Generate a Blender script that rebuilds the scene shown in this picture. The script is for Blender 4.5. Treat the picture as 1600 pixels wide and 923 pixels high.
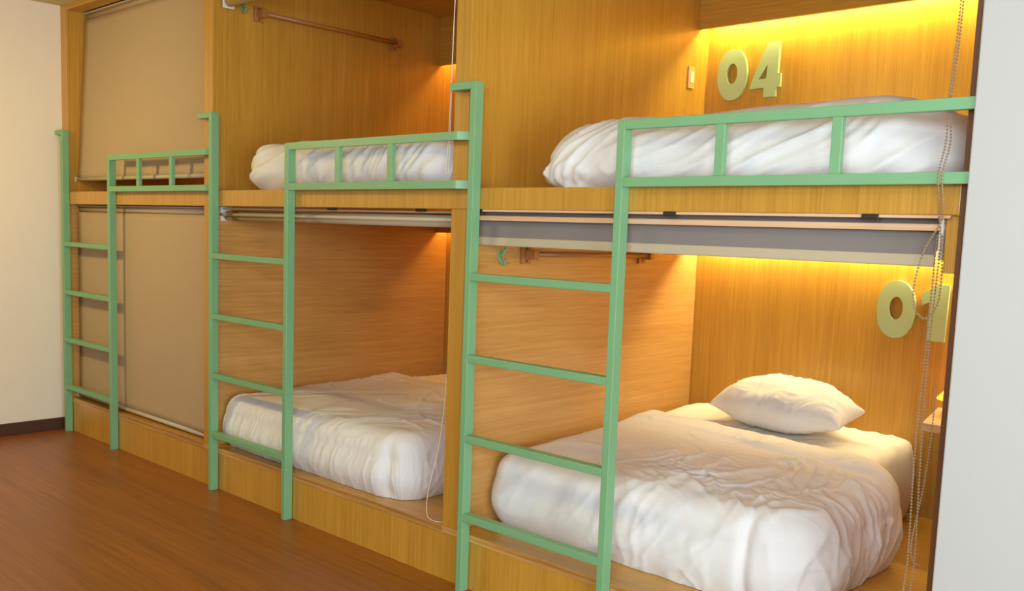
import bpy, bmesh, math, random
import numpy as np
from mathutils import Matrix, Vector
for o_ in list(bpy.data.objects): bpy.data.objects.remove(o_)
SC = bpy.context.scene
COL = SC.collection

# ------------------------------------------------------------------ camera
cam = bpy.data.cameras.new('camera'); camo = bpy.data.objects.new('camera', cam); COL.objects.link(camo)
R = ((0.722732, -0.100436, 0.683792), (0.690311, 0.056787, -0.721281), (0.033612, 0.993322, 0.110374))
camo.matrix_world = Matrix.Translation((5.00608811, -2.68827928, 1.47367103)) @ Matrix(R).to_4x4()
cam.sensor_width = 36; cam.lens = 1470.994 / 1600 * 36
cam.shift_x = (800 - 763.008) / 1600; cam.shift_y = (523.81 - 461.5) / 1600
cam.clip_start = 0.05
SC.camera = camo
# ------------------------------------------------------------------ colour management, world, room light
SC.view_settings.view_transform = 'Standard'; SC.view_settings.look = 'None'
SC.view_settings.gamma = 1; SC.view_settings.use_curve_mapping = False
SC.view_settings.exposure = 0.20
W = bpy.data.worlds.new('world'); SC.world = W; W.use_nodes = True
W.node_tree.nodes['Background'].inputs[0].default_value = (1.0, 0.93, 0.74, 1)
W.node_tree.nodes['Background'].inputs[1].default_value = 0.14

def area(name, loc, target, sx, sy, power, col, spread=None):
    l = bpy.data.lights.new(name, 'AREA'); l.shape = 'RECTANGLE'; l.size = sx; l.size_y = sy
    l.energy = power; l.color = col
    if spread: l.spread = spread
    o = bpy.data.objects.new(name, l); COL.objects.link(o); o.location = loc
    o.rotation_euler = (Vector(target) - Vector(loc)).to_track_quat('-Z', 'Y').to_euler()
    return o
# daylight from the big window behind and right of the camera
area('window_daylight', (8.4, -2.3, 1.15), (2.9, 0.1, 0.75), 2.9, 1.5, 185, (0.74, 0.88, 1.0))
# warm ceiling lights in the left part of the room
area('ceiling_light_left', (-0.75, -1.75, 2.35), (-0.2, -0.2, 0.9), 0.22, 0.22, 21, (1.0, 0.76, 0.28))
area('ceiling_light_middle', (1.6, -2.2, 2.82), (1.6, -0.9, 0), 0.4, 0.4, 16, (1.0, 0.74, 0.30))
area('bed_fill_overhead', (3.9, -1.75, 2.82), (3.3, 0.5, 0.6), 0.5, 0.5, 5, (0.86, 0.93, 1.0))  # overhead fill added to whiten the lower right bed, not a known ceiling lamp
area('bed_fill_near', (5.3, -3.5, 1.95), (3.4, 0.9, 0.6), 1.8, 1.0, 104, (0.78, 0.89, 1.0))  # second cool fill added to brighten the right duvet, no known window here
LED = (1.0, 0.88, 0.28); LED_LOW = (1.0, 0.88, 0.46); POD_FILL = (1.0, 0.52, 0.10)

# ------------------------------------------------------------------ helpers
def tag(o, label=None, cat=None, group=None, kind=None):
    if label: o['label'] = label
    if cat: o['category'] = cat
    if group: o['group'] = group
    if kind: o['kind'] = kind
    return o
def empty(name, loc, label, cat, group=None):
    o = bpy.data.objects.new(name, None); COL.objects.link(o); o.location = loc
    o.empty_display_size = 0.1
    return tag(o, label, cat, group)
def obj(name, bm, mat, parent=None, smooth=False):
    if isinstance(bm, bmesh.types.BMesh):
        me = bpy.data.meshes.new(name)
        bmesh.ops.recalc_face_normals(bm, faces=bm.faces)
        bm.to_mesh(me); bm.free()
    else: me = bm
    if mat and not me.materials: me.materials.append(mat)
    if smooth:
        me.polygons.foreach_set('use_smooth', [True] * len(me.polygons))
    o = bpy.data.objects.new(name, me); COL.objects.link(o)
    if parent:
        o.parent = parent
        base = Vector(parent.location)
        p = parent.parent
        while p: base += Vector(p.location); p = p.parent
        me.transform(Matrix.Translation(-base))
    return o
def box(bm, x0, x1, y0, y1, z0, z1, bev=0.0):
    vs = [bm.verts.new((x, y, z)) for x in (x0, x1) for y in (y0, y1) for z in (z0, z1)]
    fs = [bm.faces.new([vs[i] for i in f]) for f in ((0, 1, 3, 2), (4, 6, 7, 5), (0, 4, 5, 1), (2, 3, 7, 6), (0, 2, 6, 4), (1, 5, 7, 3))]
    if bev > 0:
        es = list({e for f in fs for e in f.edges})
        bmesh.ops.bevel(bm, geom=es, offset=bev, segments=2, affect='EDGES', profile=0.5)
    return bm
def B(x0, x1, y0, y1, z0, z1, bev=0.0): return box(bmesh.new(), x0, x1, y0, y1, z0, z1, bev)
def prism(bm, pts, axis, a, b):
    # closed polygon pts extruded between a and b along axis ('x','y','z')
    def P(q, t): return {'x': (t, q[0], q[1]), 'y': (q[0], t, q[1]), 'z': (q[0], q[1], t)}[axis]
    v0 = [bm.verts.new(P(q, a)) for q in pts]; v1 = [bm.verts.new(P(q, b)) for q in pts]
    bm.faces.new(v0); bm.faces.new(v1[::-1]); n = len(pts)
    for i in range(n): bm.faces.new((v0[i], v0[(i+1) % n], v1[(i+1) % n], v1[i]))
    return bm
def tube(bm, path, r, n=10, caps=True):
    path = [Vector(p) for p in path]; rings = []; up = Vector((0, 0, 1))
    for i, p in enumerate(path):
        t = (path[min(i+1, len(path)-1)] - path[max(i-1, 0)]).normalized()
        a = t.cross(up) if abs(t.dot(up)) < .95 else t.cross(Vector((1, 0, 0)))
        a.normalize(); b = a.cross(t); rr = r[i] if isinstance(r, (list, tuple)) else r
        rings.append([bm.verts.new(p + a*math.cos(2*math.pi*k/n)*rr + b*math.sin(2*math.pi*k/n)*rr) for k in range(n)])
    for i in range(len(rings)-1):
        for k in range(n): bm.faces.new((rings[i][k], rings[i][(k+1) % n], rings[i+1][(k+1) % n], rings[i+1][k]))
    if caps: bm.faces.new(rings[0]); bm.faces.new(rings[-1][::-1])
    return bm
def smooth_path(pts, n=8):
    out = []; P = [Vector(p) for p in pts]; P = [P[0]] + P + [P[-1]]
    for i in range(1, len(P)-2):
        for k in range(n):
            t = k/n; a, b, c, d = P[i-1], P[i], P[i+1], P[i+2]
            out.append(0.5*((2*b) + (c-a)*t + (2*a-5*b+4*c-d)*t*t + (3*b-a-3*c+d)*t**3))
    out.append(P[-2]); return out
def bead_chain(pts, r=0.0028, step=0.0072):
    # a ball chain: small octahedral-ish beads on a thin cord, along a path
    path = smooth_path(pts, 12); bm = bmesh.new(); acc = 0
    tube(bm, path, 0.0008, 4)
    for i in range(len(path)-1):
        a, b = path[i], path[i+1]; L = (b-a).length
        while acc < L:
            c = a + (b-a)*(acc/L)
            q = [bm.verts.new(c + Vector(v)*r) for v in ((1,0,0),(-1,0,0),(0,1,0),(0,-1,0),(0,0,1),(0,0,-1))]
            for f in ((0,2,4),(2,1,4),(1,3,4),(3,0,4),(2,0,5),(1,2,5),(3,1,5),(0,3,5)): bm.faces.new([q[k] for k in f])
            acc += step
        acc -= L
    return bm

# ------------------------------------------------------------------ numpy noise
_rs = np.random.RandomState(7); _perm = _rs.permutation(256); _perm = np.concatenate([_perm]*3)
_g = _rs.normal(size=(256, 3)); _g /= np.linalg.norm(_g, axis=1)[:, None]
def pn(x, y, z):
    xi, yi, zi = np.floor(x).astype(int), np.floor(y).astype(int), np.floor(z).astype(int)
    xf, yf, zf = x-xi, y-yi, z-zi; f = lambda t: t*t*t*(t*(t*6-15)+10); u, v, w = f(xf), f(yf), f(zf)
    def G(i, j, k):
        h = _perm[_perm[_perm[(xi+i) & 255] + ((yi+j) & 255)] + ((zi+k) & 255)]; g = _g[h]
        return g[:, 0]*(xf-i) + g[:, 1]*(yf-j) + g[:, 2]*(zf-k)
    L = lambda a, b, t: a + (b-a)*t
    return L(L(L(G(0,0,0), G(1,0,0), u), L(G(0,1,0), G(1,1,0), u), v), L(L(G(0,0,1), G(1,0,1), u), L(G(0,1,1), G(1,1,1), u), v), w)*1.6
def ridge(n, k=2.2, p=2.0): return np.clip(1-np.abs(n)*k, 0, 1)**p
def folds(x, y, ang, fl, fs, seed, warp=0.35, wf=2.5, k=2.2, p=2.0):
    # long creases running along direction ang in the x,y plane
    z = np.full_like(x, seed*3.17)
    wx = pn(x*wf, y*wf, z+11.3)*warp; wy = pn(x*wf+5.2, y*wf, z+4.1)*warp
    a = ang + pn(x*1.1, y*1.1, z+2.2)*0.5
    X, Y = x+wx*.3, y+wy*.3
    return ridge(pn((X*np.cos(ang)+Y*np.sin(ang))*fl, (-X*np.sin(ang)+Y*np.cos(ang))*fs + wx*2, z), k, p)
def sstep(a, b, x): t = np.clip((x-a)/(b-a), 0, 1); return t*t*(3-2*t)

def cushion_mesh(name, x0, x1, y0, y1, z0, z1, Rc, re, rz, disp, step=0.013, bulge=0.02, tuck=0.02, bottom=True, RcL=None, warp=None):
    # draped bedding: rounded-rectangle plan (corner radius Rc), rolled top edge (re out, rz down), pushed about by disp()
    nx, ny = int((x1-x0)/step), int((y1-y0)/step); nz = max(6, int((z1-z0-rz)/step))
    V = []; idx = {}; F = []
    cx, cy, hx, hy = (x0+x1)/2, (y0+y1)/2, (x1-x0)/2, (y1-y0)/2
    def add(key, p, n, s):
        if key in idx: return idx[key]
        idx[key] = len(V); V.append((*p, *n, s)); return idx[key]
    R1 = Rc; R0 = Rc if RcL is None else RcL
    def plan(lx, ly):
        Rc = R0 if lx < 0 else R1
        # lx,ly in box coords; round corners
        ax, ay = abs(lx)-(hx-Rc), abs(ly)-(hy-Rc)
        if ax > 0 and ay > 0:
            m = max(ax, ay); L = math.hypot(ax, ay); ax, ay = ax/L*m, ay/L*m
            nx_, ny_ = ax/m if m else 0, ay/m if m else 0
            return math.copysign(hx-Rc+ax, lx), math.copysign(hy-Rc+ay, ly), math.copysign(nx_, lx), math.copysign(ny_, ly)
        if abs(lx)-hx > abs(ly)-hy: return lx, ly, math.copysign(1, lx), 0
        return lx, ly, 0, math.copysign(1, ly)
    def top(i, j):
        lx, ly = -hx+2*hx*i/nx, -hy+2*hy*j/ny
        t = min(hx-abs(lx), hy-abs(ly)); px, py, ox, oy = plan(lx, ly)
        if t >= re: return add((i, j), (cx+px, cy+py, z1), (0, 0, 1), 0)
        th = (1-t/re)*math.pi/2; ins = re*(1-math.sin(th)); d = ins-t
        px -= ox*d; py -= oy*d
        return add((i, j), (cx+px, cy+py, z1-rz+rz*math.cos(th)), (ox*math.sin(th), oy*math.sin(th), math.cos(th)), math.sin(th))
    def side(i, j, k):
        if k == nz: return top(i, j)
        lx, ly = -hx+2*hx*i/nx, -hy+2*hy*j/ny; px, py, ox, oy = plan(lx, ly); h = k/nz
        b = bulge*math.sin(math.pi*min(1, h*1.0)) - tuck*(1-h)**3
        return add((i, j, k), (cx+px+ox*b, cy+py+oy*b, z0+(z1-rz-z0)*h), (ox, oy, 0), 1)
    for i in range(nx):
        for j in range(ny): F.append((top(i, j), top(i+1, j), top(i+1, j+1), top(i, j+1)))
    per = [(i, 0) for i in range(nx)] + [(nx, j) for j in range(ny)] + [(i, ny) for i in range(nx, 0, -1)] + [(0, j) for j in range(ny, 0, -1)]
    for q in range(len(per)):
        a, b = per[q], per[(q+1) % len(per)]
        for k in range(nz): F.append((side(*a, k), side(*b, k), side(*b, k+1), side(*a, k+1)))
    if bottom: F.append(tuple(side(*a, 0) for a in per[::-1]))
    A = np.array(V); P = A[:, :3]; N = A[:, 3:6]; s = A[:, 6]
    N = N/np.maximum(np.linalg.norm(N, axis=1), 1e-6)[:, None]
    d = disp(P, N, s); P2 = P + N*d[:, None]
    P2[:, 2] = np.maximum(P2[:, 2], z0)
    if warp: P2 = warp(P2)
    me = bpy.data.meshes.new(name); me.from_pydata(P2.tolist(), [], F); me.update()
    return me

# ------------------------------------------------------------------ materials
def newmat(name):
    m = bpy.data.materials.new(name); m.use_nodes = True
    nt = m.node_tree; return m, nt, nt.nodes['Principled BSDF']
def srgb(r, g, b): return tuple([((c/255+.055)/1.055)**2.4 if c > 10 else c/255/12.92 for c in (r, g, b)]+[1])
def plain(name, col, rough=.5, metal=0, bump=0, bscale=200, spec=.5, var=0.0, vscale=6):
    m, nt, p = newmat(name); p.inputs['Base Color'].default_value = col
    p.inputs['Roughness'].default_value = rough; p.inputs['Metallic'].default_value = metal
    p.inputs['Specular IOR Level'].default_value = spec
    tc = nt.nodes.new('ShaderNodeTexCoord')
    n = nt.nodes.new('ShaderNodeTexNoise'); n.inputs['Scale'].default_value = vscale; n.inputs['Detail'].default_value = 5
    nt.links.new(tc.outputs['Object'], n.inputs['Vector'])
    r = nt.nodes.new('ShaderNodeMix'); r.data_type = 'RGBA'
    r.inputs[6].default_value = tuple(c*(1-var) for c in col[:3])+(1,); r.inputs[7].default_value = tuple(min(1, c*(1+var)) for c in col[:3])+(1,)
    nt.links.new(n.outputs['Fac'], r.inputs[0]); nt.links.new(r.outputs[2], p.inputs['Base Color'])
    if bump:
        n2 = nt.nodes.new('ShaderNodeTexNoise'); n2.inputs['Scale'].default_value = bscale; n2.inputs['Detail'].default_value = 3
        nt.links.new(tc.outputs['Object'], n2.inputs['Vector'])
        b = nt.nodes.new('ShaderNodeBump'); b.inputs['Strength'].default_value = bump; b.inputs['Distance'].default_value = .002
        nt.links.new(n2.outputs['Fac'], b.inputs['Height']); nt.links.new(b.outputs[0], p.inputs['Normal'])
    return m
def wood(name, dark, light, axis, rough=.38, coat=.25, fig=1.0, grain=1.0):
    # straight-grained veneer; axis = direction of the grain
    m, nt, p = newmat(name); L = nt.links.new
    tc = nt.nodes.new('ShaderNodeTexCoord')
    def noise(sc, long_, detail, dist=0.0, rough_=.55):
        mp = nt.nodes.new('ShaderNodeMapping'); s = [sc]*3; s['xyz'.index(axis)] = long_
        mp.inputs['Scale'].default_value = s; L(tc.outputs['Object'], mp.inputs['Vector'])
        n = nt.nodes.new('ShaderNodeTexNoise'); n.inputs['Scale'].default_value = 1; n.inputs['Detail'].default_value = detail
        n.inputs['Distortion'].default_value = dist; n.inputs['Roughness'].default_value = rough_
        L(mp.outputs[0], n.inputs['Vector']); return n
    fine = noise(260, 6, 3); mid = noise(60, 1.3, 5, .8); big = noise(5, .5, 3, 1.2)
    def mth(op, a, b):
        x = nt.nodes.new('ShaderNodeMath'); x.operation = op
        for i, q in enumerate((a, b)):
            if hasattr(q, 'is_output'): L(q, x.inputs[i])
            else: x.inputs[i].default_value = q
        return x.outputs[0]
    f = mth('ADD', mth('MULTIPLY', mth('SUBTRACT', fine.outputs['Fac'], .5), .65*grain), mth('MULTIPLY', mth('SUBTRACT', mid.outputs['Fac'], .5), .9*fig))
    f = mth('ADD', f, mth('MULTIPLY', mth('SUBTRACT', big.outputs['Fac'], .5), .5*fig))
    f = mth('ADD', f, .5)
    r = nt.nodes.new('ShaderNodeValToRGB'); r.color_ramp.elements[0].color = dark; r.color_ramp.elements[1].color = light
    r.color_ramp.elements[0].position = .12; r.color_ramp.elements[1].position = .88
    L(f, r.inputs[0]); L(r.outputs[0], p.inputs['Base Color'])
    p.inputs['Roughness'].default_value = rough; p.inputs['Coat Weight'].default_value = coat; p.inputs['Coat Roughness'].default_value = .22
    b = nt.nodes.new('ShaderNodeBump'); b.inputs['Strength'].default_value = .25; b.inputs['Distance'].default_value = .001
    L(fine.outputs['Fac'], b.inputs['Height']); L(b.outputs[0], p.inputs['Normal'])
    return m
OD, OL = srgb(170, 118, 32), srgb(208, 158, 62)
M = {}
M['oak_z'] = wood('oak veneer upright grain', OD, OL, 'z')
M['oak_y'] = wood('oak veneer level grain', srgb(182, 128, 58), srgb(216, 168, 98), 'y', fig=.9)
M['oak_x'] = wood('oak veneer along grain', OD, OL, 'x')
M['edge'] = wood('worn oak edge band', srgb(160, 108, 46), srgb(216, 168, 98), 'x', fig=2.2)
M['brown'] = wood('dark brown edge', srgb(84, 50, 26), srgb(122, 76, 40), 'z')
M['red'] = wood('reddish hardwood', srgb(156, 98, 44), srgb(188, 126, 66), 'y')
M['pale'] = wood('pale pine shelf', srgb(205, 160, 115), srgb(235, 200, 160), 'x')
M['floor'] = wood('laminate floor', srgb(118, 62, 6), srgb(162, 96, 16), 'x', rough=.40, coat=.12, fig=1.4, grain=.8)
M['skirt'] = plain('dark skirting', srgb(74, 44, 30), .4, var=.2)
M['wall'] = plain('cream painted wall', srgb(236, 224, 202), .75, bump=.15, bscale=60, var=.02)
M['wallr'] = plain('white painted wall', srgb(182, 182, 176), .7, bump=.15, bscale=60, var=.015)
M['ceil'] = plain('painted ceiling', srgb(205, 190, 140), .8, var=.02)
M['mint'] = plain('mint green paint', srgb(120, 170, 122), .42, var=.05, vscale=9)
M['digit'] = plain('pale green numeral', srgb(176, 196, 148), .45)
M['linen'] = plain('white cotton', srgb(226, 224, 222), .85, bump=.35, bscale=420, spec=.2, var=.015)
M['sheet'] = plain('white fitted sheet', srgb(236, 230, 218), .85, bump=.3, bscale=380, spec=.2, var=.015)
M['blind'] = plain('beige blind fabric', srgb(182, 158, 126), .9, bump=.3, bscale=900, spec=.15, var=.02)
M['greyblind'] = plain('grey blind fabric', srgb(132, 124, 118), .9, bump=.3, bscale=900, spec=.15, var=.02)
M['hem'] = plain('beige hem bar', srgb(186, 172, 142), .5)
M['batten'] = wood('light pine batten', srgb(205, 150, 95), srgb(232, 185, 130), 'x', coat=.1)
M['plastic'] = plain('white plastic', srgb(225, 220, 210), .4)
M['dark'] = plain('dark clip', srgb(45, 36, 30), .5)
M['steel'] = plain('ball chain', srgb(170, 145, 118), .4, metal=.2)
M['cord'] = plain('white ball cord', srgb(235, 220, 200), .5)
M['amber'] = plain('amber paper shade', srgb(245, 170, 40), .6)
M['darkcloth'] = plain('dark red cloth', srgb(90, 30, 16), .9)
def emit(name, col, s):
    m, nt, p = newmat(name); p.inputs['Emission Color'].default_value = (*col, 1); p.inputs['Emission Strength'].default_value = s
    p.inputs['Base Color'].default_value = (*col, 1); return m
M['led'] = emit('led strip', LED, 5)
M['podfill'] = emit('orange pod fill strip', POD_FILL, .8)  # added orange glow for the left and middle pods
M['shade_lit'] = emit('amber lit shade', (1.0, .45, .04), .8)

# ------------------------------------------------------------------ the room
XL, ZC, YD = -1.588, 2.87, 1.764
def struct(name, bm, m): return tag(obj(name, bm, m), kind='structure')
struct('floor', B(XL-.1, 9.6, -5.6, 1.9, -.05, 0), M['floor'])
struct('ceiling', B(XL-.1, 9.6, -5.6, 1.9, ZC, ZC+.05), M['ceil'])
struct('wall_left', B(XL-.1, XL, -5.6, 1.9, 0, ZC), M['wall'])
struct('wall_right', B(4.199, 9.6, -.06, .06, 0, ZC, .004), M['wallr'])
struct('baseboard_left', B(XL, XL+.014, -5.6, -.001, 0, .082, .003), M['skirt'])

# ------------------------------------------------------------------ sleeping pods (built-in bunks)
ZB, S0, S1 = .232, 1.557, 1.638
def pod(x0, x1, left_post, right_post, label, led):
    # x0..x1 = clear opening; the left side panel (x0-w .. x0) belongs to the pod
    t = empty('sleeping_pod', (x0, 0, 0), label, 'bunk', None)
    lw = left_post
    obj('base_panel', B(x0-lw, x1, .0, .02, 0, ZB-.028, .0015), M['oak_z'], t)
    obj('lower_platform', B(x0-lw, x1, -.001, YD, ZB-.028, ZB, .003), M['oak_x'], t)
    obj('edge_band', B(x0-lw, x1, -.003, -.001, ZB-.030, ZB-.001, 0), M['edge'], t)
    obj('upper_platform', B(x0-lw, x1, .02, YD, S1-.06, S1, .002), M['oak_x'], t)
    obj('platform_fascia', B(x0-lw, x1, -.003, .02, S0, S1+.002, .002), M['oak_z'], t)
    obj('back_panel', B(x0-lw, x1+.0, YD, YD+.03, ZB, S1-.06), M['oak_z'], t)
    obj('back_panel', B(x0-lw, x1+.0, YD, YD+.03, S1, ZC), M['oak_z'], t)
    obj('side_panel', B(x0-lw, x0, .02, YD, ZB, S1-.06), M['oak_y'], t)
    obj('side_panel', B(x0-lw, x0, .02, YD, S1, ZC), M['oak_z'], t)
    obj('front_post', B(x0-lw, x0, 0, .02, ZB, S0, .002), M['oak_z'], t)
    obj('front_post', B(x0-lw, x0, 0, .02, S1+.002, ZC, .002), M['oak_z'], t)
    obj('roof_panel', B(x0, x1, .1, YD, ZC-.02, ZC), M['oak_x'], t)
    obj('top_beam', B(x0, x1, 0, .10, 2.832, ZC, .002), M['oak_x'], t)
    for zz, zt, s in ((2.54, ZC-.02, 0), (1.45, S1-.06, 1)):
        v = obj('light_valance', B(x0+.001, x1-.001, 1.655, 1.675, zz, zt, .001), M['oak_x'], t)
        obj('led_strip', B(x0+.01, x1-.01, 1.690, 1.700, zt-.03, zt-.026), M['led'] if led else M['podfill'], t)
        p = (15 if s == 0 else 16) if led else (6 if s == 0 else 5)  # without led: dim orange fill added, standing in for unseen pod lamps
        a = area('led_light', ((x0+x1)/2, 1.722, zz+.045), ((x0+x1)/2, 1.735, 0), x1-x0-.04, .03, p, (LED_LOW if s else LED) if led else POD_FILL)
    return t
p1 = pod(-1.498, .278, .09, 0, 'left oak sleeping pod against the cream wall, both openings closed by beige blinds', False)
p2 = pod(.364, 2.227, .086, 0, 'middle oak sleeping pod with both openings uncovered and dim inside', False)
p3 = pod(2.312, 4.168, .085, 0, 'right oak sleeping pod with glowing strip lights and numerals on its back wall', True)
obj('side_panel', B(4.168, 4.195, .02, YD, ZB, S1-.06), M['oak_y'], p3)
obj('side_panel', B(4.168, 4.195, .02, YD, S1, ZC), M['oak_z'], p3)
obj('front_post', B(4.168, 4.1985, -.004, .02, 0, ZC, .002), M['brown'], p3)

# ------------------------------------------------------------------ ladders with guard rails
PW, PD = .030, .050
def ladder(xa, xb, xe, bal, label, wall_end=False):
    t = empty('bunk_ladder', (xa, -PD/2, 0), label, 'ladder', 'mint green ladders with guard rails')
    ztop, zr, zl = 2.048, 1.859, 1.668
    bm = B(xa, xa+PW, -PD, -.0045, 0, ztop, .0025); obj('stile', bm, M['mint'], t)
    obj('stile', B(xb, xb+PW, -PD, -.0045, 0, zr, .0025), M['mint'], t)
    for i in range(4):
        z = .330+.325*i
        obj('rung', B(xa+PW, xb, -PD+.0005, -.008, z-.030, z, .0025), M['mint'], t)
    obj('grab_bar', B(xa-.115, xa, -PD, -.012, ztop-.030, ztop, .0025), M['mint'], t)
    rd = -PD+.022
    for z, nm in ((zr, 'top_rail'), (zl, 'bottom_rail')):
        bm = bmesh.new()
        if wall_end: box(bm, xb+PW if nm == 'bottom_rail' else xb+PW, xe, -PD, rd, z-.032, z, .002)
        else:
            k = xe-.0
            prism(bm, [(xb+PW, -PD), (k, -PD), (k+.008, -PD+.003), (k+.045, -.016), (k+.045, -.0045), (k+.022, -.0045), (k-.006, rd), (xb+PW, rd)], 'z', z-.032, z)
        obj(nm, bm, M['mint'], t)
    for x in bal: obj('baluster', B(x, x+.031, -PD, rd, zl, zr-.032, .0015), M['mint'], t)
    return t
ladder(-1.501, -.806, .355, (-.415, -.02), 'mint green ladder and guard rail of the left pod, next to the cream wall')
ladder(.409, 1.113, 2.288, (1.51, 1.875), 'mint green ladder and guard rail of the middle pod, crossing the dim lower bed')
ladder(2.364, 3.074, 4.198, (3.45, 3.822), 'mint green ladder and guard rail of the right pod, nearest and largest of three', True)

# ------------------------------------------------------------------ bedding
def d_side(P, N, s, seed, amp, f=22):
    # pleats on hanging sides: run down the face, slightly slanted
    along = P[:, 0]*np.abs(N[:, 1]) + P[:, 1]*np.abs(N[:, 0]) + (P[:, 0]+P[:, 1])*.35*np.abs(N[:, 0]*N[:, 1])
    z = P[:, 2]; sd = np.full_like(z, seed*1.7)
    w = pn(P[:, 0]*3, P[:, 1]*3, z*3+seed)*.12
    a = pn((along+w+.25*z)*f, z*2.2, sd); b = ridge(pn((along-w+.2*z)*f*.6, z*1.6, sd+3.3), 2.5, 2)
    return s**2*amp*(a*.6+b*.8-.3)
def d_low(P, seed, amp, f=2.6): return amp*pn(P[:, 0]*f, P[:, 1]*f, P[:, 2]*f+seed)

def slope_right(P):
    # the bed is higher at its head; the duvet's back hem runs askew
    z = P[:, 2]; P[:, 2] = ZB+(z-ZB)*(.80+.15*np.clip(P[:, 1], 0, 1.8)); return P
def skew_right(P):
    P = slope_right(P); P[:, 1] = .165+(P[:, 1]-.165)*(1-.20*np.clip((P[:, 0]-2.33)/1.4, 0, 1)); return P
def crisp(x, y, z, ang, fl, fs, seed, w, k):
    # thin long creases on any face
    X = x*np.cos(ang)+y*np.sin(ang); Y = -x*np.sin(ang)+y*np.cos(ang)
    q = pn(x*2.2, y*2.2, z*2.2+seed)*w; r = pn(x*5, y*5, z*5+seed+9)*w*.3
    n = pn(X*fl, (Y+q+r)*fs, z*fs*.5+seed)
    # uneven sided fold: steep on one flank, soft on the other
    return ridge(n, k, 1.5)*sstep(-.25, .35, pn(x*3.1, y*3.1, z*3+seed+20))
def disp_right_low(P, N, s):
    x, y, z = P.T; top = 1-s
    m = sstep(2.70, 3.15, x)*(1-.75*sstep(1.0, 1.28, y))
    c1 = crisp(x, y, z, -.95, 1.6, 9, 51, .22, 3.2)*.015
    c2 = crisp(x, y, z, 1.1, 2.2, 10, 52, .20, 3.4)*.010
    c3 = crisp(x, y, z, -.2, 3.5, 18, 53, .15, 3.6)*.006
    c4 = crisp(x, y, z, -.5, 5, 34, 54, .10, 3.8)*.003
    soft = crisp(x, y, z, .15, 1.0, 5, 55, .25, 2.4)*.007*(1-m)
    e = sstep(.35, 1, s)
    ang = np.arctan2(y-.72, x-3.12); rr = np.hypot(y-.72, x-3.12)
    fan = pn(ang*4.2+pn(x*2.5, y*2.5, z*2.5)*.7, rr*1.1+z*.8, z*1.5+4)
    rad = ridge(fan, 3.4, 1.4)*.006*sstep(.22, .5, rr)*sstep(2.75, 3.15, x)*(.5+.5*e)
    hang = ridge(pn(x*3.5-(z-.3)*3+y*3, z*1.5, y*1.2+61), 3.0, 1.5)*.008*e + ridge(pn(x*9-(z-.3)*5+y*8, z*2.5, y*2+63), 3.2, 1.5)*.004*e
    hump = .014*np.exp(-((x-3.15)**2+(y-.6)**2)/.10)
    band = .008*sstep(1.10, 1.14, y)*top*(1-sstep(1.25, 1.30, y)) - .012*np.exp(-((y-1.09-.02*np.sin(x*5))/.012)**2)*top*sstep(2.9, 3.2, x)
    tie = -.035*np.exp(-(((x-3.52)/.022)**2))*s*np.exp(-((y-.25)/.12)**2)
    return (c1+c2+c3+c4)*(.12+.88*m)*(.35+.65*top) + soft + rad + hang + d_low(P, 3, .014, 2.2) + hump + band + tie
du = obj('duvet', cushion_mesh('duvet', 2.335, 3.75, .175, 1.375, ZB+.002, .612, .30, .11, .13, disp_right_low, .0075, .018, .03, False, .09, skew_right), M['linen'], None, True)
tag(du, 'rumpled white duvet over the lower right bed, below the numerals 01', 'duvet')
def disp_m3(P, N, s): 
    x, y, z = P.T
    return d_low(P, 5, .007, 4) + folds(x, y, .9, 4, 16, 6, .6, 3)*.007*sstep(1.2, 1.4, y) + d_side(P, N, s, 6, .008, 18)
mt = obj('mattress', cushion_mesh('mattress', 2.365, 3.54, .30, 1.745, ZB+.002, .582, .09, .07, .07, disp_m3, .012, .012, .02, True, None, slope_right), M['sheet'], None, True)
tag(mt, 'white sheeted mattress of the lower right bed, bare end under the pillow', 'mattress')

def disp_mid_low(P, N, s):
    x, y, z = P.T; top = 1-s; e = sstep(.3, .95, s)
    c1 = crisp(x, y, z, -.6, 1.8, 9, 71, .2, 3.0)*.012*(.3+.7*sstep(.5, 1.1, y)+.3*sstep(1.2, 1.8, x))
    c2 = crisp(x, y, z, .8, 3, 16, 72, .15, 3.4)*.006
    al = x*np.abs(N[:, 1])+y*np.abs(N[:, 0])
    w = pn(x*3, y*3, z*4+77)*.05
    fr = (.55+.45*pn(x*2, y*2, z*0+78.))
    pl = ridge(pn((al+w-(z-.3)*.28)*17, z*1.5, x*0+73.), 2.8, 1.4)*.009 + ridge(pn((al-w-(z-.3)*.2)*36, z*2.5, x*0+74.), 2.6, 1.5)*.0055
    corner = -.03*np.exp(-((x-1.80)**2+(y-.05)**2)/.0016)*s
    return (c1+c2)*(.3+.7*top) + d_low(P, 13, .012) + pl*e*fr + corner + .006*sstep(1.10, 1.14, y)*top
du = obj('duvet', cushion_mesh('duvet', .380, 1.91, .045, 1.36, ZB+.002, .532, .16, .10, .11, disp_mid_low, .0085, .020, .03, False, .08), M['linen'], None, True)
tag(du, 'white pleated duvet on the lower middle bed, seen through the middle ladder', 'duvet')
mt = obj('mattress', cushion_mesh('mattress', .42, 1.86, .13, 1.745, ZB+.002, .505, .09, .07, .07, disp_m3, .016, .015, .02), M['sheet'], None, True)
tag(mt, 'white sheeted mattress under the duvet of the lower middle bed', 'mattress')

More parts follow.
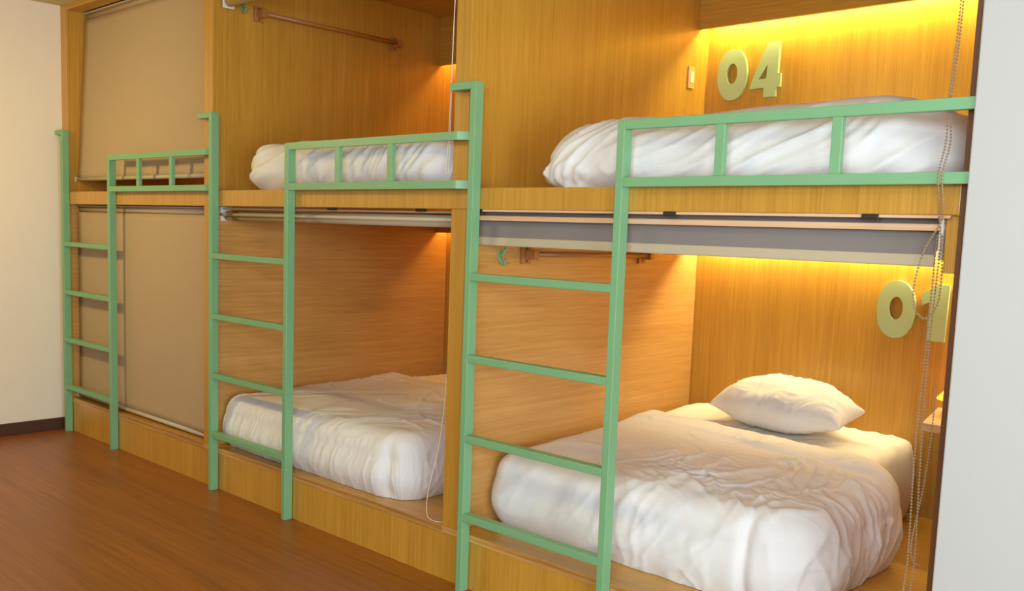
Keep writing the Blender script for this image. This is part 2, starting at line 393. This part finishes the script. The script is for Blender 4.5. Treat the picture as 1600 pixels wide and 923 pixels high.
def disp_up_right(P, N, s):
    x, y, z = P.T; e = 1-sstep(2.75, 3.1, x); zz = z-1.64
    L = pn(x*2.5, y*2, z*2.5+30)*.12
    g = ridge(pn((x*.75-zz*1.5+L)*6, y*1.5, z*1.2+31), 3.0, 1.4)*.010*(1-.6*e)
    g2 = ridge(pn((x*.6-zz*1.0+L)*15, y*2, z*2+34), 3.0, 1.5)*.006
    h = ridge(pn((x-zz*.6-L)*13, y*4, z*1.5+33), 2.8, 1.5)*.011*e
    k = ridge(pn(x*9, y*9, z*13+35), 2.6, 1.6)*.020*e*(1-sstep(1.68, 1.78, z))
    return (g+g2)*sstep(.2, .8, s) + h + k + d_low(P, 36, .012) + .026*sstep(3.1, 3.5, x)*(1-sstep(3.9, 4.05, x))*(1-s)
du = obj('duvet', cushion_mesh('duvet', 2.60, 4.12, .045, 1.5, S1+.004, 1.912, .20, .34, .17, disp_up_right, .009, .01, .05, False), M['linen'], None, True)
tag(du, 'white duvet on the upper right bed, behind the nearest guard rail', 'duvet')
mt = obj('mattress', cushion_mesh('mattress', 2.72, 4.06, .14, 1.745, S1+.004, 1.86, .1, .16, .14, disp_m3, .02, .0, .02), M['sheet'], None, True)
tag(mt, 'white mattress under the duvet of the upper right bed', 'mattress')

def disp_up_mid(P, N, s):
    x, y, z = P.T; e = 1-sstep(.75, 1.15, x); r = sstep(1.45, 1.8, x); zz = z-1.64
    L = pn(x*2.5, y*2, z*2.5+40)*.12
    g = ridge(pn((x*.7-zz*1.2+L)*7, y*1.5, z*1.2+41), 3.0, 1.4)*.009
    h = ridge(pn((x*.55-zz*1.1+L)*12, y*3, z*1.5+43), 2.5, 1.5)*.016*e
    q = ridge(pn((x-zz*.85+L*.6)*20, y*2, z+45), 2.6, 1.4)*.010*r
    return (g+q)*sstep(.2, .8, s) + h + d_low(P, 46, .012)
du = obj('duvet', cushion_mesh('duvet', .59, 2.165, .045, 1.5, S1+.004, 1.888, .16, .15, .10, disp_up_mid, .009, .012, .06, False), M['linen'], None, True)
tag(du, 'white duvet on the upper middle bed, behind the middle guard rail', 'duvet')
mt = obj('mattress', cushion_mesh('mattress', .68, 2.10, .14, 1.745, S1+.004, 1.84, .1, .13, .12, disp_m3, .02, .0, .02), M['sheet'], None, True)
tag(mt, 'white mattress under the duvet of the upper middle bed', 'mattress')
# a thin dark folded cloth lying on top of the upper middle bed
bm = B(1.12, 1.50, 1.0, 1.2, 1.9045, 1.921, .006)
tag(obj('folded_cloth', bm, M['darkcloth'], None, True), 'thin dark red folded cloth on the upper middle bed', 'cloth')

# pillow: two-sided puffed surface with drawn-out corners
def pillow(cx, cy, z0, lx, ly, h, rz, tilt):
    n, m = 84, 56; V = []; F = []
    for side in (1, -1):
        for i in range(n+1):
            for j in range(m+1):
                u, v = -1+2*i/n, -1+2*j/m
                V.append((u, v, side))
    A = np.array(V); u, v, s = A.T
    px = u*lx/2*(1-.07*(1-v*v)*u*u*0 - .06*(1-v**2)*np.abs(u)**3 + .0); py = v*ly/2*(1-.10*(1-u**2)*np.abs(v)**3)
    prof = ((1-np.abs(u)**2.8)**.55)*((1-np.abs(v)**2.6)**.5)
    py = py*(1-.50*sstep(.25, 1, u)-.42*sstep(.2, 1, -u))
    z = s*h/2*prof
    fl = folds(u*.35, v*.25, 1.2, 3, 26, 21, .5, 6, 2.3, 2)*.006*np.sqrt(prof) + pn(u*2.2, v*2.2, s*3.)*.010*prof
    fl += ridge(pn(u*7, v*1.5, s*2+6.), 2.3, 2)*.006*sstep(.3, .8, np.abs(v))*np.sqrt(prof)
    z = z + s*fl; z = np.where(s < 0, z*.55, z)
    P = np.stack([px, py, z], 1)
    Mx = Matrix.Rotation(rz, 3, 'Z') @ Matrix.Rotation(tilt, 3, 'X')
    P = P @ np.array(Mx).T
    P[:, 2] -= P[:, 2].min(); P += np.array([cx, cy, z0])
    K = (n+1)*(m+1)
    for sd in (0, 1):
        for i in range(n):
            for j in range(m):
                a = sd*K+i*(m+1)+j; q = (a, a+m+1, a+m+2, a+1); F.append(q if sd == 0 else q[::-1])
    me = bpy.data.meshes.new('pillow'); me.from_pydata(P.tolist(), [], F)
    b = bmesh.new(); b.from_mesh(me); bmesh.ops.remove_doubles(b, verts=b.verts, dist=.0004); b.to_mesh(me); b.free()
    return me
pl = obj('pillow', pillow(3.02, 1.45, .600, .71, .42, .24, math.radians(-9), math.radians(16)), M['linen'], None, True)
tag(pl, 'plump white pillow at the lit back of the lower right bed', 'pillow')

# ------------------------------------------------------------------ numerals
def ring_pts(cx, cz, a, b, n=48, sq=2.15):
    out = []
    for k in range(n):
        t = 2*math.pi*k/n; c, s = math.cos(t), math.sin(t)
        out.append((cx+a*math.copysign(abs(c)**(2/sq), c), cz+b*math.copysign(abs(s)**(2/sq), s)))
    return out
def plate(outer, inner, y0, y1):
    bm = bmesh.new()
    from mathutils.geometry import tessellate_polygon
    loops = [outer]+([inner] if inner else [])
    pts = [p for l in loops for p in l]
    tri = tessellate_polygon([[Vector((p[0], p[1], 0)) for p in l] for l in loops])
    a = [bm.verts.new((p[0], y0, p[1])) for p in pts]; b = [bm.verts.new((p[0], y1, p[1])) for p in pts]
    for t in tri:
        try: bm.faces.new([a[i] for i in t]); bm.faces.new([b[i] for i in t[::-1]])
        except ValueError: pass
    k = 0
    for l in loops:
        for i in range(len(l)):
            p, q = k+i, k+(i+1) % len(l); bm.faces.new((a[p], a[q], b[q], b[p]))
        k += len(l)
    return bm
def numeral(ch, cx, z0, z1, label):
    H = z1-z0; c = (z0+z1)/2; y0, y1 = YD-.022, YD-.004
    if ch == '0':
        bm = plate(ring_pts(cx, c, H*.325, H*.5), ring_pts(cx+.0, c+H*.02, H*.118, H*.20, 36, 2.0), y0, y1)
    elif ch == '4':
        q = [(-.31, .17), (-.28, .30), (.02, 1.0), (.26, 1.0), (.25, .42), (.31, .42), (.31, .17), (.23, .17), (.23, 0), (-.02, 0), (-.02, .17)]
        i = [(.035, .60), (.025, .34), (-.13, .34)]
        f = lambda L: [(cx+a*H, z0+b*H) for a, b in L]
        bm = plate(f(q), f(i), y0, y1)
    else:
        q = [(-.24, .74), (-.24, .84), (-.12, .88), (.0, 1.0), (.22, 1.0), (.20, .0), (-.10, .0), (-.10, .68), (-.22, .62)]
        bm = plate([(cx+a*H, z0+b*H) for a, b in q], None, y0, y1)
    o = obj('numeral', bm, M['digit']); tag(o, label, 'numeral')
numeral('0', 2.468, 2.183, 2.440, 'pale green numeral 0 on the upper back wall, left of the 4')
numeral('4', 2.654, 2.186, 2.452, 'pale green numeral 4 on the upper back wall, beside the 0')
numeral('0', 3.385, 1.045, 1.310, 'pale green numeral 0 on the lower back wall, left of the 1')
numeral('1', 3.555, 1.047, 1.302, 'pale green numeral 1 on the lower back wall, behind the ball chains')

# switch plate on the upper partition
sw = empty('light_switch', (2.312, 1.5, 2.28), 'small cream switch plate on the oak partition of the upper right bed', 'switch')
obj('switch_plate', B(2.3125, 2.3215, 1.57, 1.625, 2.235, 2.345, .002), M['batten'], sw)
obj('rocker', B(2.3215, 2.3255, 1.583, 1.612, 2.262, 2.318, .001), M['plastic'], sw)

# ------------------------------------------------------------------ clothes rails and coat hooks
def clothes_rail(x, y0, y1, z, label):
    t = empty('clothes_rail', (x, (y0+y1)/2, z), label, 'rail')
    for y, s in ((y0, 1), (y1, -1)):
        b = obj('bracket', B(x+.0005, x+.016, y-.028, y+.028, z-.040, z+.040, .002), M['red'], t)
        obj('bracket_arm', B(x+.016, x+.072, y-.014, y+.016, z-.020, z+.022, .002), M['red'], t)
        for dz in (-.028, .028): obj('screw', tube(bmesh.new(), [(x+.016, y, z+dz), (x+.0185, y, z+dz)], .0045, 8), M['dark'], b)
    bm = bmesh.new(); tube(bm, [(x+.052, y0, z+.001), (x+.052, y1, z+.001)], .0115, 16)
    obj('rod', bm, M['red'], t, True)
    return t
clothes_rail(2.312, .36, 1.23, 1.378, 'short wooden clothes rail inside the lower right pod, under the grey blind')
clothes_rail(.364, .275, 1.25, 2.612, 'long reddish wooden clothes rail high inside the upper middle pod')
def coat_hook(x, y, z, label):
    t = empty('coat_hook', (x, y, z), label, 'hook')
    bm = B(x+.0005, x+.006, y-.009, y+.009, z-.03, z+.014, .002); obj('hook_plate', bm, M['mint'], t)
    bm = bmesh.new()
    tube(bm, smooth_path([(x+.005, y, z-.012), (x+.025, y, z-.004), (x+.040, y, z+.025), (x+.052, y, z+.055)], 5), [.006]*14+[.0065, .0075], 10)
    tube(bm, smooth_path([(x+.005, y, z-.018), (x+.016, y, z-.038), (x+.034, y, z-.042), (x+.044, y, z-.022)], 5), [.006]*14+[.0065, .0075], 10)
    obj('hook_arm', bm, M['mint'], t, True)
coat_hook(2.312, .20, 1.382, 'small mint green coat hook inside the lower right pod')
coat_hook(.364, .175, 2.648, 'small mint green coat hook high inside the upper middle pod')

# ------------------------------------------------------------------ corner shelf and its lamp
sh = empty('corner_shelf', (3.9, 1.6, .72), 'pale wooden corner shelf beyond the lower right pillow', 'shelf')
obj('shelf_board', prism(bmesh.new(), [(3.685, 1.31), (4.149, 1.31), (4.149, 1.763), (3.60, 1.763)], 'z', .718, .750), M['pale'], sh)
obj('shelf_cleat', B(3.66, 4.148, 1.742, 1.763, .69, .7175, .001), M['oak_x'], sh)
lm = empty('shelf_lamp', (3.775, 1.60, .75), 'small amber lamp on the corner shelf, half hidden by the white wall', 'lamp')
def lathe(prof, c, n=28):
    bm = bmesh.new(); rings = [[bm.verts.new((c[0]+r*math.cos(2*math.pi*k/n), c[1]+r*math.sin(2*math.pi*k/n), z)) for k in range(n)] for r, z in prof]
    for a, b in zip(rings, rings[1:]):
        for k in range(n): bm.faces.new((a[k], a[(k+1) % n], b[(k+1) % n], b[k]))
    return bm
obj('lamp_base', lathe([(.001, .7505), (.045, .7505), (.045, .762), (.008, .768), (.007, .86), (.001, .86)], (3.765, 1.60)), M['pale'], lm, True)
obj('lamp_shade', lathe([(.12, .822), (.035, .925), (.033, .925), (.118, .822), (.12, .822)], (3.765, 1.60)), M['shade_lit'], lm, True)

# ------------------------------------------------------------------ roller blinds
def blind_down(x0, x1, ztop, zbot, yt, yb, label):
    t = empty('roller_blind', ((x0+x1)/2, .06, zbot), label, 'blind', None)
    y = yt
    bm = bmesh.new(); tube(bm, [(x0+.01, y+.02, ztop-.026), (x1-.01, y+.02, ztop-.026)], .020, 16); obj('roller', bm, M['blind'], t, True)
    n, m = 24, 30; bm = bmesh.new(); g = []
    for i in range(n+1):
        for j in range(m+1):
            u, v = i/n, j/m
            yy = yt+(yb-yt)*v + .004*math.sin(u*9+v*2) + .006*math.sin(u*3.1)*v + .006*math.exp(-((u-.33)/.05)**2)*v
            # sides draw in slightly between the bars
            x = x0+(x1-x0)*u; x += (.5-u)*.008*math.sin(math.pi*v)
            g.append(bm.verts.new((x, yy, ztop-.045-(ztop-.045-zbot-.02)*v)))
    for i in range(n):
        for j in range(m):
            a = i*(m+1)+j; bm.faces.new((g[a], g[a+1], g[a+m+2], g[a+m+1]))
    f = obj('fabric', bm, M['blind'], t, True)
    sol = f.modifiers.new('thick', 'SOLIDIFY'); sol.thickness = .0012
    bm = bmesh.new(); tube(bm, [(x0, yb+.004, zbot+.014), (x1, yb+.004, zbot+.014)], .0125, 14); h = obj('hem_bar', bm, M['hem'], t, True); y = yb
    for x in (x0-.004, x1): obj('end_cap', B(x, x+.004, y-.012, y+.020, zbot, zbot+.028, .001), M['plastic'], h)
    y = yt; obj('head_rail', B(x0, x1, y-.012, y+.030, ztop-.008, ztop, .001), M['hem'], t)
    return t
blind_down(-1.490, .270, 2.828, 1.712, .12, .055, 'beige roller blind pulled down over the upper left opening')
blind_down(-1.490, .270, 1.552, .240, .055, .050, 'beige roller blind pulled down over the lower left opening')

# rolled-up blind over the lower middle bed
t = empty('roller_blind', (1.27, .07, 1.5), 'rolled-up white roller blind above the lower middle bed', 'blind')
bm = bmesh.new(); tube(bm, [(.385, .085, 1.507), (2.205, .085, 1.507)], .026, 18); obj('roller', bm, M['blind'], t, True)
bm = bmesh.new(); tube(bm, [(.372, .050, 1.513), (2.195, .050, 1.513)], .009, 12); h = obj('hem_bar', bm, M['hem'], t, True)
obj('head_rail', B(.40, 2.2, .045, .10, 1.540, 1.5475, .001), M['hem'], t)
for x in (.366, 2.207): obj('bracket', B(x, x+.010, .045, .110, 1.478, 1.556, .002), M['plastic'], t)
for x in (1.36, 1.98): obj('clip', B(x, x+.05, .024, .045, 1.545, 1.5565, .002), M['dark'], t)
bm = bead_chain([(2.19, .045, 1.50), (2.188, .045, 1.0), (2.172, .03, .62), (2.135, .0, .36), (2.13, -.0, .262), (2.155, .002, .238), (2.19, .012, .2355), (2.215, .024, .236)], .0026, .006)
obj('ball_chain', bm, M['cord'], t)

# rolled-up blind over the upper middle bed
t = empty('roller_blind', (1.27, .07, 2.68), 'rolled-up roller blind at the top of the upper middle pod', 'blind')
bm = bmesh.new(); tube(bm, [(.40, .08, 2.644), (2.195, .08, 2.644)], .031, 18); obj('roller', bm, M['blind'], t, True)
obj('head_rail', B(.39, 2.2, .05, .11, 2.712, 2.720, .001), M['hem'], t)
for x in (.385, 2.2): obj('bracket', B(x, x+.008, .045, .115, 2.605, 2.712, .002), M['plastic'], t)
bm = bead_chain([(2.215, .012, 2.66), (2.213, -.001, 2.3), (2.213, -.006, 1.9), (2.212, -.008, 1.72), (2.205, -.010, 1.70), (2.197, -.008, 1.72), (2.205, -.006, 1.86), (2.211, -.001, 2.3), (2.212, .012, 2.66)], .0022, .0055)
obj('ball_chain', bm, M['cord'], t)

# half-lowered grey blind over the lower right bed, with its pine batten and end bracket
t = empty('roller_blind', (3.2, .06, 1.42), 'grey roller blind rolled up above the lower right bed, with a pine batten', 'blind')
XB0, XB1 = 2.318, 4.105
bm = bmesh.new(); tube(bm, [(XB0+.01, .095, 1.512), (XB1, .095, 1.512)], .026, 18); obj('roller', bm, M['greyblind'], t, True)
obj('fabric', B(XB0+.005, XB1-.01, .066, .068, 1.445, 1.5565), M['greyblind'], t)
h = obj('hem_bar', B(XB0+.003, XB1-.012, .060, .074, 1.415, 1.449, .004), M['hem'], t)
obj('batten', B(XB0+.008, XB1+.02, .030, .045, 1.514, 1.533, .002), M['pale'], t)
obj('end_cap', B(XB0-.004, XB0+.0075, .026, .048, 1.512, 1.535, .002), M['plastic'], t)
obj('head_rail', B(XB0, 4.145, .002, .008, 1.5475, 1.5565, .0005), M['pale'], t)
for x in (2.352, 3.24, 3.905): obj('clip', B(x, x+.050, -.002, .020, 1.542, 1.5565, .003), M['dark'], t)
obj('bracket', B(4.112, 4.124, .020, .110, 1.435, 1.556, .003), M['plastic'], t)
obj('side_block', B(4.130, 4.1675, .021, .06, 1.40, 1.5565, .001), M['oak_z'], t)
bm = bead_chain([(4.110, .018, 1.50), (4.108, .01, 1.2), (4.106, 0, .9), (4.112, -.004, .6), (4.104, -.006, .45), (4.095, -.010, .2), (4.10, -.012, .06)], .0040, .0092)
obj('ball_chain', bm, M['steel'], t)
bm = bead_chain([(4.122, .018, 1.50), (4.116, .01, 1.2), (4.122, 0, .9), (4.130, -.004, .6), (4.122, -.006, .45), (4.118, -.010, .2), (4.10, -.012, .06)], .0040, .0092)
obj('ball_chain', bm, M['steel'], t)
bm = bead_chain([(4.143, .012, 1.1), (4.142, .010, .95), (4.134, .004, .80), (4.118, .0, .66), (4.122, .0, .60), (4.146, .0, .585)], .0036, .0085)
obj('ball_chain', bm, M['steel'], t)
# the upper right blind sits above the frame; its chain hangs down in front of the rail
t = empty('roller_blind', (3.2, .07, 2.68), 'roller blind of the upper right bed, its long ball chain looping below the platform', 'blind')
bm = bmesh.new(); tube(bm, [(2.34, .08, 2.644), (4.12, .08, 2.644)], .031, 18); obj('roller', bm, M['greyblind'], t, True)
for x in (2.325, 4.124): obj('bracket', B(x, x+.008, .045, .115, 2.605, 2.712, .002), M['plastic'], t)
bm = bead_chain([(4.128, .0, 2.66), (4.135, -.012, 2.1), (4.128, -.016, 1.86), (4.135, -.018, 1.75), (4.135, -.058, 1.655), (4.135, -.03, 1.55), (4.092, -.01, 1.47), (4.072, -.008, 1.39), (4.070, -.008, 1.33), (4.080, -.008, 1.292), (4.104, -.008, 1.275), (4.128, -.008, 1.30), (4.138, -.008, 1.35), (4.136, -.008, 1.44), (4.124, -.02, 1.55), (4.126, -.060, 1.655), (4.124, -.018, 1.75), (4.122, -.016, 1.86), (4.129, -.012, 2.1), (4.124, .0, 2.66)], .0040, .0092)
obj('ball_chain', bm, M['steel'], t)
